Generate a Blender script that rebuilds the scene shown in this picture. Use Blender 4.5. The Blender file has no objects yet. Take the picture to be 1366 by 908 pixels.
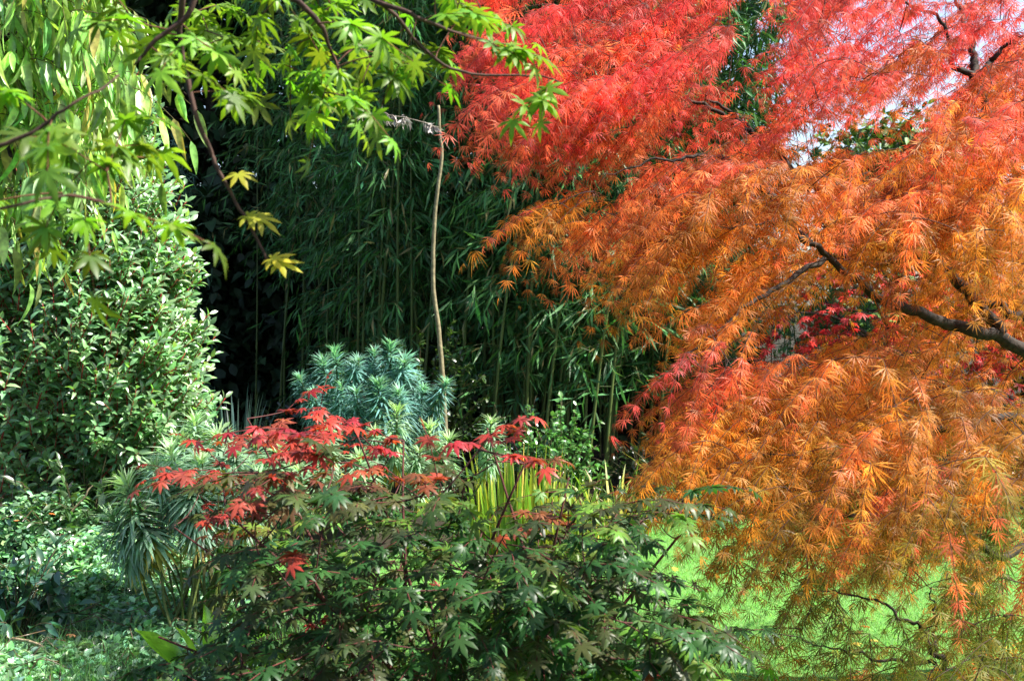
import bpy, math, random
import numpy as np
from mathutils import Vector

# ------------------------------------------------------------------ camera, sky, sun, exposure
scene = bpy.context.scene
COL = scene.collection
FPX = 1465.0                       # focal length in photograph pixels (1366 wide)
TILT = math.radians(2.0)
CAMZ = 1.7
cam_d = bpy.data.cameras.new("camera")
cam = bpy.data.objects.new("camera", cam_d)
COL.objects.link(cam)
cam.location = (0, 0, CAMZ)
cam.rotation_euler = (math.radians(90) - TILT, 0, 0)
cam_d.sensor_width = 36
cam_d.lens = 36 * FPX / 1366
cam_d.clip_end = 2000
cam_d.dof.use_dof = True
cam_d.dof.focus_distance = 5.2
cam_d.dof.aperture_fstop = 7.5
scene.camera = cam

SUN_AZ, SUN_EL = 95.0, 53.0        # degrees right of straight ahead, above the horizon
az, el = math.radians(SUN_AZ), math.radians(SUN_EL)
SUN = np.array([math.sin(az) * math.cos(el), math.cos(az) * math.cos(el), math.sin(el)])
world = bpy.data.worlds.new("World")
scene.world = world
world.use_nodes = True
nt = world.node_tree
sky = nt.nodes.new("ShaderNodeTexSky")
sky.sky_type = 'NISHITA'
sky.sun_disc = False
sky.sun_elevation = el
sky.sun_rotation = az
sky.dust_density = 2.0
sky.air_density = 1.0
nt.links.new(sky.outputs[0], nt.nodes["Background"].inputs[0])
nt.nodes["Background"].inputs[1].default_value = 0.10
sl = bpy.data.lights.new("sun", 'SUN')
sl.energy = 5.0
sl.angle = math.radians(0.5)
sl.color = (1.0, 0.95, 0.86)
so = bpy.data.objects.new("sun", sl)
so.rotation_euler = Vector((-SUN).tolist()).to_track_quat('-Z', 'Y').to_euler()
so.location = (6, 10, 14)
COL.objects.link(so)
scene.view_settings.view_transform = 'Standard'
scene.view_settings.look = 'None'
scene.view_settings.gamma = 1
scene.view_settings.exposure = 1.6
scene.render.engine = 'CYCLES'
cy = scene.cycles
cy.max_bounces = 7
cy.diffuse_bounces = 4
cy.glossy_bounces = 2
cy.transmission_bounces = 4
cy.sample_clamp_indirect = 6
cy.use_denoising = True
cy.caustics_reflective = False
cy.caustics_refractive = False

rng = np.random.default_rng(7)
UP = np.array([0, 0, 1.0])
ct, st = math.cos(TILT), math.sin(TILT)


def P(px, py, depth):
    """World points for photograph pixels at a distance `depth` along the view axis."""
    px, py, depth = np.broadcast_arrays(np.asarray(px, float), np.asarray(py, float), np.asarray(depth, float))
    u = (px - 683) / FPX
    v = (454 - py) / FPX
    y = ct + v * st
    z = -st + v * ct
    return np.stack([u * depth, y * depth, CAMZ + z * depth], -1)


def norm(a):
    return a / np.maximum(np.linalg.norm(a, axis=-1, keepdims=True), 1e-9)


def rv(n, s=1.0):
    return rng.normal(0, s, (n, 3))


def in_poly(px, py, poly):
    poly = np.array(poly, float)
    ins = np.zeros(len(px), bool)
    j = len(poly) - 1
    for i in range(len(poly)):
        xi, yi = poly[i]
        xj, yj = poly[j]
        c = ((yi > py) != (yj > py)) & (px < (xj - xi) * (py - yi) / (yj - yi + 1e-12) + xi)
        ins ^= c
        j = i
    return ins


def sample_poly(n, poly):
    poly = np.array(poly, float)
    lo, hi = poly.min(0), poly.max(0)
    out = np.zeros((0, 2))
    while len(out) < n:
        p = rng.uniform(lo, hi, (n * 2, 2))
        out = np.vstack([out, p[in_poly(p[:, 0], p[:, 1], poly)]])
    return out[:n]


# ------------------------------------------------------------------ mesh helpers
class MB:
    """Collects leaves (triangles) and tubes with a colour per point, builds them as ONE mesh object."""

    def __init__(self):
        self.v, self.f, self.c, self.n = [], [], [], 0

    def raw(self, v, f, c):
        v = np.asarray(v, float).reshape(-1, 3)
        c = np.asarray(c, float)
        if c.ndim == 1:
            c = np.tile(c, (len(v), 1))
        self.v.append(v)
        self.f.append(np.asarray(f, int).reshape(-1, 3) + self.n)
        self.c.append(c)
        self.n += len(v)

    def leaves(self, tm, T, d, nrm, S, C, C2=None):
        tv, tf, tt = tm
        N = len(T)
        if N == 0:
            return
        d = norm(d)
        x = norm(np.cross(d, nrm))
        z = np.cross(x, d)
        S = np.broadcast_to(np.asarray(S, float), (N,))
        V = (x[:, None] * tv[None, :, 0:1] + d[:, None] * tv[None, :, 1:2] + z[:, None] * tv[None, :, 2:3])
        V = V * S[:, None, None] + T[:, None]
        C = np.broadcast_to(np.asarray(C, float), (N, 3))
        cc = np.repeat(C[:, None], len(tv), 1)
        if C2 is not None:
            C2 = np.broadcast_to(np.asarray(C2, float), (N, 3))
            cc = cc * (1 - tt)[None, :, None] + C2[:, None] * tt[None, :, None]
        F = tf[None] + (np.arange(N) * len(tv))[:, None, None]
        self.raw(V.reshape(-1, 3), F.reshape(-1, 3), cc.reshape(-1, 3))

    def tubes(self, paths, radii, sides=5, col=(0.05, 0.03, 0.02), cap=True):
        """paths N,K,3; radii N,K"""
        paths = np.asarray(paths, float)
        if paths.ndim == 2:
            paths = paths[None]
        N, K, _ = paths.shape
        radii = np.broadcast_to(np.asarray(radii, float), (N, K))
        t = norm(np.gradient(paths, axis=1))
        ref = np.where(np.abs(t[:, :1, 2:3]) > 0.8, np.array([1.0, 0.13, 0]), np.array([0.03, 0.02, 1.0]))
        a = norm(np.cross(t, np.broadcast_to(ref, t.shape)))
        b = np.cross(t, a)
        ang = np.arange(sides) * 2 * math.pi / sides
        ring = a[:, :, None] * np.cos(ang)[None, None, :, None] + b[:, :, None] * np.sin(ang)[None, None, :, None]
        V = paths[:, :, None] + ring * radii[:, :, None, None]
        idx = np.arange(K * sides).reshape(K, sides)
        i0, i1 = idx[:-1], idx[1:]
        j0, j1 = np.roll(i0, -1, 1), np.roll(i1, -1, 1)
        F = np.concatenate([np.stack([i0, j0, j1], -1).reshape(-1, 3), np.stack([i0, j1, i1], -1).reshape(-1, 3)])
        if cap:
            F = np.concatenate([F, [[idx[-1, 0], idx[-1, k], idx[-1, k + 1]] for k in range(1, sides - 1)]])
        F = F[None] + (np.arange(N) * K * sides)[:, None, None]
        col = np.asarray(col, float)
        self.raw(V.reshape(-1, 3), F.reshape(-1, 3), col if col.ndim == 1 else np.repeat(col, K * sides, 0))

    def build(self, name, mat, parent=None, smooth=True, origin=None):
        v = np.vstack(self.v).astype(np.float32)
        f = np.vstack(self.f).astype(np.int32)
        c = np.vstack(self.c).astype(np.float32)
        if origin is not None:
            v = v - np.asarray(origin, np.float32)
        me = bpy.data.meshes.new(name)
        me.vertices.add(len(v))
        me.vertices.foreach_set("co", v.ravel())
        me.loops.add(f.size)
        me.loops.foreach_set("vertex_index", f.ravel())
        me.polygons.add(len(f))
        me.polygons.foreach_set("loop_start", np.arange(0, f.size, 3, dtype=np.int32))
        me.polygons.foreach_set("use_smooth", np.full(len(f), smooth))
        at = me.color_attributes.new("col", 'FLOAT_COLOR', 'POINT')
        at.data.foreach_set("color", np.hstack([c, np.ones((len(c), 1), np.float32)]).astype(np.float32).ravel())
        me.materials.append(mat)
        me.update()
        me.validate()
        o = bpy.data.objects.new(name, me)
        COL.objects.link(o)
        if parent is not None:
            o.parent = parent
            if origin is None:
                o.location = -parent.location
        elif origin is not None:
            o.location = tuple(float(q) for q in origin)
        return o


def thing(name, label, cat, loc=(0, 0, 0), group=None):
    o = bpy.data.objects.new(name, None)
    o.empty_display_size = 0.1
    COL.objects.link(o)
    o.location = tuple(float(q) for q in loc)
    o["label"] = label
    o["category"] = cat
    if group:
        o["group"] = group
    return o


def tag(o, label, cat, group=None, kind=None):
    if kind:
        o["kind"] = kind
    if label:
        o["label"] = label
        o["category"] = cat
    if group:
        o["group"] = group
    return o


def copy_tree(o, loc, rz=0.0, sc=1.0, label=None):
    r = o.copy()
    COL.objects.link(r)
    r.location = loc
    r.rotation_euler = (0, 0, rz)
    r.scale = (sc, sc, sc)
    if label:
        r["label"] = label
    for ch in list(o.children):
        c = ch.copy()
        COL.objects.link(c)
        c.parent = r
    return r


# ------------------------------------------------------------------ materials
def leaf_mat(name, rough=0.4, spec=0.5, trans=0.4, tcol=(1.15, 1.1, 0.5), noise=0.35, nscale=9.0, tstr=1.0):
    m = bpy.data.materials.new(name)
    m.use_nodes = True
    t = m.node_tree
    t.nodes.clear()
    N = t.nodes.new
    out = N("ShaderNodeOutputMaterial")
    at = N("ShaderNodeAttribute")
    at.attribute_name = "col"
    tc = N("ShaderNodeTexCoord")
    nz = N("ShaderNodeTexNoise")
    nz.inputs["Scale"].default_value = nscale
    nz.inputs["Detail"].default_value = 4
    t.links.new(tc.outputs["Object"], nz.inputs["Vector"])
    mr = N("ShaderNodeMapRange")
    mr.inputs[1].default_value = 0.3
    mr.inputs[2].default_value = 0.7
    mr.inputs[3].default_value = 1 - noise
    mr.inputs[4].default_value = 1 + noise
    t.links.new(nz.outputs["Fac"], mr.inputs[0])
    mul = N("ShaderNodeMixRGB")
    mul.blend_type = 'MULTIPLY'
    mul.inputs[0].default_value = 1
    t.links.new(at.outputs["Color"], mul.inputs[1])
    t.links.new(mr.outputs[0], mul.inputs[2])
    pb = N("ShaderNodeBsdfPrincipled")
    pb.inputs["Roughness"].default_value = rough
    pb.inputs["Specular IOR Level"].default_value = spec
    t.links.new(mul.outputs[0], pb.inputs["Base Color"])
    if trans > 0:
        tm = N("ShaderNodeMixRGB")
        tm.blend_type = 'MULTIPLY'
        tm.inputs[0].default_value = 1
        tm.inputs[2].default_value = (tcol[0] * tstr, tcol[1] * tstr, tcol[2] * tstr, 1)
        t.links.new(mul.outputs[0], tm.inputs[1])
        tr = N("ShaderNodeBsdfTranslucent")
        t.links.new(tm.outputs[0], tr.inputs["Color"])
        mx = N("ShaderNodeMixShader")
        mx.inputs[0].default_value = trans
        t.links.new(pb.outputs[0], mx.inputs[1])
        t.links.new(tr.outputs[0], mx.inputs[2])
        t.links.new(mx.outputs[0], out.inputs[0])
    else:
        t.links.new(pb.outputs[0], out.inputs[0])
    return m


def bark_mat(name, scale=40.0, amt=0.5, bump=0.4, rough=0.85):
    m = leaf_mat(name, rough=rough, spec=0.25, trans=0, noise=amt, nscale=scale)
    t = m.node_tree
    nz = [n for n in t.nodes if n.type == 'TEX_NOISE'][0]
    b = t.nodes.new("ShaderNodeBump")
    b.inputs["Strength"].default_value = bump
    b.inputs["Distance"].default_value = 0.01
    t.links.new(nz.outputs["Fac"], b.inputs["Height"])
    t.links.new(b.outputs[0], [n for n in t.nodes if n.type == 'BSDF_PRINCIPLED'][0].inputs["Normal"])
    return m


def ground_mat(name, c1, c2, c3, s1, s2, bump=0.6):
    m = bpy.data.materials.new(name)
    m.use_nodes = True
    t = m.node_tree
    pb = t.nodes["Principled BSDF"]
    pb.inputs["Roughness"].default_value = 0.95
    pb.inputs["Specular IOR Level"].default_value = 0.15
    tc = t.nodes.new("ShaderNodeTexCoord")
    cols = []
    for s, d in ((s1, 6), (s2, 8)):
        nz = t.nodes.new("ShaderNodeTexNoise")
        nz.inputs["Scale"].default_value = s
        nz.inputs["Detail"].default_value = d
        t.links.new(tc.outputs["Object"], nz.inputs["Vector"])
        cols.append(nz)
    r1 = t.nodes.new("ShaderNodeValToRGB")
    r1.color_ramp.elements[0].position = 0.38
    r1.color_ramp.elements[1].position = 0.62
    r1.color_ramp.elements[0].color = (*c1, 1)
    r1.color_ramp.elements[1].color = (*c2, 1)
    t.links.new(cols[0].outputs["Fac"], r1.inputs[0])
    r2 = t.nodes.new("ShaderNodeValToRGB")
    r2.color_ramp.elements[0].position = 0.55
    r2.color_ramp.elements[1].position = 0.68
    r2.color_ramp.elements[0].color = (0, 0, 0, 1)
    t.links.new(cols[1].outputs["Fac"], r2.inputs[0])
    mx = t.nodes.new("ShaderNodeMixRGB")
    mx.inputs[2].default_value = (*c3, 1)
    t.links.new(r2.outputs[0], mx.inputs[0])
    t.links.new(r1.outputs[0], mx.inputs[1])
    t.links.new(mx.outputs[0], pb.inputs["Base Color"])
    b = t.nodes.new("ShaderNodeBump")
    b.inputs["Strength"].default_value = bump
    b.inputs["Distance"].default_value = 0.02
    t.links.new(cols[1].outputs["Fac"], b.inputs["Height"])
    t.links.new(b.outputs[0], pb.inputs["Normal"])
    return m


M = dict(
    orange=leaf_mat("orange_maple_leaf", rough=0.5, spec=0.3, trans=0.6, tcol=(1.25, 1.1, 0.9)),
    dark_maple=leaf_mat("dark_maple_leaf", rough=0.40, spec=0.25, trans=0.35, tcol=(1.6, 1.7, 0.6)),
    green_maple=leaf_mat("green_maple_leaf", rough=0.45, spec=0.4, trans=0.5, tcol=(1.25, 1.2, 0.5)),
    laurel=leaf_mat("laurel_leaf", rough=0.33, spec=1.0, trans=0.3, tcol=(1.6, 1.8, 0.5)),
    droop=leaf_mat("drooping_leaf", rough=0.33, spec=0.7, trans=0.45, tcol=(1.3, 1.3, 0.5), noise=.5, nscale=35.0),
    spurge=leaf_mat("spurge_leaf", rough=0.5, spec=0.4, trans=0.4, tcol=(1.1, 1.2, 0.6)),
    bamboo=leaf_mat("bamboo_leaf", rough=0.42, spec=0.22, trans=0.3, tcol=(1.2, 1.3, 0.5)),
    culm=bark_mat("bamboo_culm", 6.0, 0.35, 0.1, 0.4),
    cover=leaf_mat("ground_cover_leaf", rough=0.28, spec=0.9, trans=0.3, tcol=(1.2, 1.3, 0.5)),
    grass=leaf_mat("grass_blade", rough=0.45, spec=0.4, trans=0.45, tcol=(1.2, 1.25, 0.5)),
    hosta=leaf_mat("broad_leaf", rough=0.18, spec=0.8, trans=0.5, tcol=(1.4, 1.5, 0.3)),
    evergreen=leaf_mat("evergreen_leaf", rough=0.55, spec=0.3, trans=0.15),
    bark=bark_mat("dark_bark", 45.0, 0.5, 0.5),
    twig=bark_mat("twig_bark", 60.0, 0.4, 0.3, 0.7),
    dry=bark_mat("dry_wood", 30.0, 0.35, 0.4),
    withered=leaf_mat("withered_leaf", rough=0.8, spec=0.2, trans=0.2, tcol=(1, 1, 1)),
    stone=bark_mat("grey_stone", 25.0, 0.3, 0.8),
    soil=ground_mat("woodland_soil", (0.018, 0.014, 0.010), (0.035, 0.028, 0.018), (0.03, 0.045, 0.015), 1.2, 22.0),
    lawn=ground_mat("lawn_turf", (0.08, 0.20, 0.04), (0.11, 0.26, 0.06), (0.14, 0.24, 0.06), 1.5, 40.0),
)


# ------------------------------------------------------------------ leaf templates (along +Y, length about 1, normal +Z)
def tmpl(v, f, t=None):
    v = np.array(v, float)
    return v, np.array(f, int), (np.clip(np.hypot(v[:, 0], v[:, 1]), 0, 1) if t is None else np.array(t, float))


def palmate(lobes=7, sinus=0.38, wid=0.17, droop=0.18, spread=125, seed=0):
    r = random.Random(seed)
    v = [(0, 0, 0)]
    f = []
    angs = np.linspace(-spread, spread, lobes)
    ln = [1 - 0.55 * (abs(a) / spread) ** 1.6 for a in angs]
    prev = None

    def pt(rad, ang, off=0.0, lift=0.0):
        a = math.radians(ang)
        x, y = math.sin(a), math.cos(a)
        px, py = x * rad + y * off, y * rad - x * off
        return (px, py, -droop * rad * rad + lift)
    for i, (a, l) in enumerate(zip(angs, ln)):
        l *= r.uniform(0.92, 1.06)
        half = (angs[1] - angs[0]) / 2
        sr = sinus * min(l, ln[max(i - 1, 0)])
        b = len(v)
        v += [pt(sr, a - half, 0, 0.02), pt(l * 0.62, a, -wid * l, 0.0), pt(l, a, r.uniform(-.04, .04), -0.06),
              pt(l * 0.62, a, wid * l, 0.0), pt(sinus * min(l, ln[min(i + 1, lobes - 1)]), a + half, 0, 0.02),
              pt(l * 0.6, a, 0, 0.045)]
        f += [(0, b, b + 5), (b, b + 1, b + 5), (b + 1, b + 2, b + 5), (b + 5, b + 2, b + 3), (b + 5, b + 3, b + 4), (0, b + 5, b + 4)]
    return tmpl(v, f)


def dissected(lobes=7, droop=0.3, seed=0, w=0.019, teeth=2):
    r = random.Random(seed)
    v, f = [], []
    for i, a in enumerate(np.linspace(-70, 70, lobes)):
        a = math.radians(a + r.uniform(-7, 7))
        l = (1 - 0.3 * abs(a) / 1.6) * r.uniform(0.85, 1.1)
        x, y = math.sin(a), math.cos(a)

        def pt(s, off):
            px, py = x * s + y * off, y * s - x * off
            py2 = py - 0.06 * s
            return (px, py2, -droop * s * s)
        b = len(v)
        v += [pt(0, 0), pt(l * .45, -w * 1.5), pt(l * .45, w * 1.5), pt(l, 0), pt(0.05, w * .5)]
        f += [(b, b + 1, b + 2), (b + 1, b + 3, b + 2)]
        for k in range(teeth):
            s = l * (0.3 + 0.2 * k)
            for sg in (-1, 1):
                e = len(v)
                tl = 0.13 * (1 - 0.22 * k) * r.uniform(.7, 1.2)
                v += [pt(s, 0), pt(s + 0.045, 0), pt(s + tl * 0.95, sg * tl * 0.55)]
                f.append((e, e + 1, e + 2))
    return tmpl(v, f)


def lance(w=0.16, fold=0.06, curve=0.25, segs=3, peak=0.4):
    """A folded pointed blade with a midrib."""
    v, f, t = [(0, 0, 0)], [], [0]
    rows = []
    for i in range(1, segs):
        s = i / segs
        ww = w * (math.sin(math.pi * s ** (math.log(0.5) / math.log(peak))) ** 0.8)
        z = -curve * s * s
        b = len(v)
        v += [(-ww, s, z + fold), (0, s, z), (ww, s, z + fold)]
        t += [s] * 3
        rows.append(b)
    e = len(v)
    v.append((0, 1, -curve))
    t.append(1)
    b = rows[0]
    f += [(0, b + 1, b), (0, b + 2, b + 1)]
    for p, q in zip(rows[:-1], rows[1:]):
        f += [(p, p + 1, q + 1), (p, q + 1, q), (p + 1, p + 2, q + 2), (p + 1, q + 2, q + 1)]
    b = rows[-1]
    f += [(b, b + 1, e), (b + 1, b + 2, e)]
    return tmpl(v, f, t)


def narrow(w=0.045, curve=0.35):
    v = [(-w * .6, 0, 0), (w * .6, 0, 0), (-w, .5, -curve * .2), (w, .5, -curve * .2), (0, 1, -curve)]
    return tmpl(v, [(0, 1, 3), (0, 3, 2), (2, 3, 4)], [0, 0, .5, .5, 1])


PALM = [palmate(7, seed=i, droop=d, wid=w, sinus=.3) for i, (d, w) in enumerate([(.15, .125), (.3, .115), (.05, .13), (.45, .12)])]
PALM5 = [palmate(7, seed=10 + i, droop=d, wid=w, sinus=.33) for i, (d, w) in enumerate([(.12, .14), (.3, .13), (.45, .145)])]
DISS = [dissected(7, seed=i, droop=d) for i, d in enumerate([.25, .5, .8, .1, .6, 1.0])]
LANCE = lance()
LAUREL = [lance(.2, .07, .3, 3, .45), lance(.22, .04, .15, 3, .5), lance(.18, .09, .45, 3, .45)]
DROOPL = [lance(.12, .06, .55, 6, .36), lance(.10, .02, -.2, 6, .4), lance(.115, .04, .15, 6, .36), lance(.095, .05, .3, 6, .33), lance(.13, .03, .05, 6, .38)]
BAMB = [lance(.065, .02, .2, 2, .35), lance(.075, .015, .05, 2, .35), lance(.06, .02, .35, 2, .35)]
OVAL = [lance(.3, .06, .15, 3, .5), lance(.27, .1, .3, 3, .45)]
NEED = [narrow(.055, .3), narrow(.06, .55), narrow(.05, .1)]


def multi(mb, tms, T, d, nrm, S, C, C2=None):
    N = len(T)
    S = np.broadcast_to(np.asarray(S, float), (N,))
    C = np.broadcast_to(np.asarray(C, float), (N, 3))
    k = rng.integers(0, len(tms), N)
    for i, tm in enumerate(tms):
        s = k == i
        mb.leaves(tm, T[s], d[s], nrm[s], S[s], C[s], None if C2 is None else np.broadcast_to(C2, (N, 3))[s])


def jitter(C, n, lum=0.25, hue=0.12):
    C = np.broadcast_to(np.asarray(C, float), (n, 3))
    return np.clip(C * np.exp(rng.normal(0, lum, (n, 1))) * np.exp(rng.normal(0, hue, (n, 3))), 0.002, 0.9)


# ------------------------------------------------------------------ branching
def resample(pts, n):
    pts = np.asarray(pts, float)
    # Catmull-Rom through the points
    p = np.vstack([2 * pts[0] - pts[1], pts, 2 * pts[-1] - pts[-2]])
    u = np.linspace(0, len(pts) - 1 - 1e-6, n)
    i = u.astype(int)
    t = (u - i)[:, None]
    a, b, c, d = p[i], p[i + 1], p[i + 2], p[i + 3]
    return 0.5 * ((2 * b) + (-a + c) * t + (2 * a - 5 * b + 4 * c - d) * t ** 2 + (-a + 3 * b - 3 * c + d) * t ** 3)


def limb(mb, pts, r0, r1, sides=8, n=None, wob=0.0, col=(0.035, 0.026, 0.02)):
    n = n or max(6, 5 * len(pts))
    q = resample(pts, n)
    if wob:
        w = rv(n, wob)
        w = (w + np.roll(w, 1, 0) + np.roll(w, -1, 0)) / 3
        w[0] = 0
        q = q + w
    mb.tubes(q, np.linspace(r0, r1, n)[None], sides, col)
    return q


def connect(mb, nodes, targets, rbase=0.006, rtip=0.0016, sag=0.08, K=6, sides=3, col=(0.05, 0.025, 0.02), root=None, back=0.3):
    """Grow a twig from the nearest wood to every target; returns the direction of growth at each target."""
    nodes = [np.asarray(nodes, float)]
    allp = np.vstack(nodes)
    d0 = np.array([np.min(np.linalg.norm(allp - t, axis=1)) for t in targets])
    order = np.argsort(d0)
    dirs = np.zeros_like(targets)
    paths, rad = [], []
    pool = np.zeros((len(allp) + len(targets) * 3, 3))
    pool[:len(allp)] = allp
    npool = len(allp)
    root = allp[0] if root is None else np.asarray(root, float)
    droot = np.zeros(len(pool))
    droot[:npool] = np.linalg.norm(allp - root, axis=1)
    for k in order:
        t = targets[k]
        dv = np.linalg.norm(pool[:npool] - t, axis=1)
        cost = dv + back * np.maximum(0, droot[:npool] - np.linalg.norm(t - root))
        j = int(np.argmin(cost))
        a = pool[j]
        L = dv[j] + 1e-6
        m = (a + t) / 2 + np.array([0, 0, sag * L]) + rng.normal(0, 0.06 * L, 3)
        u = np.linspace(0, 1, K)[:, None]
        q = (1 - u) ** 2 * a + 2 * u * (1 - u) * m + u * u * t
        paths.append(q)
        rb = min(rbase, rtip + 0.006 * L)
        rad.append(np.linspace(rb, rtip, K))
        dirs[k] = norm(t - m)
        new = q[2:5]
        pool[npool:npool + 3] = new
        droot[npool:npool + 3] = np.linalg.norm(new - root, axis=1)
        npool += 3
    mb.tubes(np.array(paths), np.array(rad), sides, col)
    return dirs


def fronds(base, dirs, L, pairs, droop, ang=55, flat=0.35, drop=0.25, jit=0.25):
    """Leaf positions, directions and normals along arching shoots; also the shoot centre lines."""
    N = len(base)
    L = np.broadcast_to(np.asarray(L, float), (N,))
    dirs = norm(dirs)
    side = norm(np.cross(dirs, UP) + 1e-6)
    Ts, Ds, Ns, Us = [], [], [], []
    line = []
    for k in range(pairs + 1):
        t = k / pairs
        pos = base + dirs * (L * t)[:, None] - UP * (droop * L * t * t)[:, None]
        tan = norm(dirs - UP * (2 * droop * t))
        line.append(pos)
        for s in ((-1, 1) if k < pairs else (0,)):
            a = math.radians(ang)
            if s == 0:
                d = tan
            else:
                d = tan * math.cos(a) + side * s * math.sin(a)
            d = d - UP * drop + rv(N, jit)
            Ts.append(pos)
            Ds.append(norm(d))
            Ns.append(UP + rv(N, flat))
            Us.append(np.full(N, t))
    return np.vstack(Ts), np.vstack(Ds), np.vstack(Ns), np.concatenate(Us), np.stack(line, 1)


# ================================================================== THE SETTING
def sheet(name, pts, z, mat, kind='structure', div=1):
    me = bpy.data.meshes.new(name)
    me.from_pydata([(x, y, z) for x, y in pts], [], [tuple(range(len(pts)))])
    me.materials.append(mat)
    o = bpy.data.objects.new(name, me)
    COL.objects.link(o)
    o["kind"] = kind
    return o


sheet("ground", [(-600, -600), (600, -600), (600, 600), (-600, 600)], 0, M["soil"])
lawn_pts = [(-1.9, 6.6), (-1.2, 5.9), (-0.6, 4.6), (-0.5, 1.0), (-1, -3), (14, -3), (14, 9.5), (8, 9.6), (5, 9.0), (3, 8.7), (1.6, 8.75),
            (0.9, 8.3), (0.2, 7.6), (-0.6, 7.4), (-1.4, 7.2)]
sheet("lawn", lawn_pts, 0.004, M["lawn"])


def blades(mb, xy, h, w, lean, C, z0=0.0):
    n = len(xy)
    a = rng.uniform(0, 2 * math.pi, n)
    s = np.stack([np.cos(a), np.sin(a), np.zeros(n)], -1)
    base = np.column_stack([xy, np.full(n, z0)])
    b2 = rng.uniform(0, 2 * math.pi, n)
    ln = np.stack([np.cos(b2), np.sin(b2), np.zeros(n)], -1) * (np.abs(rng.normal(0, lean, n)) * h)[:, None]
    tip = base + ln + UP * h[:, None]
    V = np.stack([base - s * w / 2, base + s * w / 2, tip], 1)
    F = np.arange(3 * n).reshape(n, 3)
    mb.raw(V.reshape(-1, 3), F, np.repeat(C, 3, 0))


g = MB()
n = 210000
yy = np.sqrt(rng.uniform(3.4 ** 2, 9.6 ** 2, n))
xx = rng.uniform(-0.35, 0.52, n) * yy
ok = in_poly(xx, yy, lawn_pts)
xy = np.column_stack([xx, yy])[ok]
nn = len(xy)
patch = 0.5 + 0.5 * np.sin(xy[:, 0] * 3.1 + np.sin(xy[:, 1] * 2.3)) * np.sin(xy[:, 1] * 2.7)
C = jitter((0.19, 0.41, 0.13), nn, .28, .12) * (0.75 + 0.5 * patch[:, None])
C = np.where((rng.uniform(0, 1, nn) < .02)[:, None], jitter((.42, .38, .18), nn, .2, .05), C)
blades(g, xy, rng.uniform(.012, .034, nn), 0.0045, .8, C)
tag(g.build("lawn_grass", M["grass"]), "short bright green mown grass of the lawn", "grass", kind="stuff")


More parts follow.
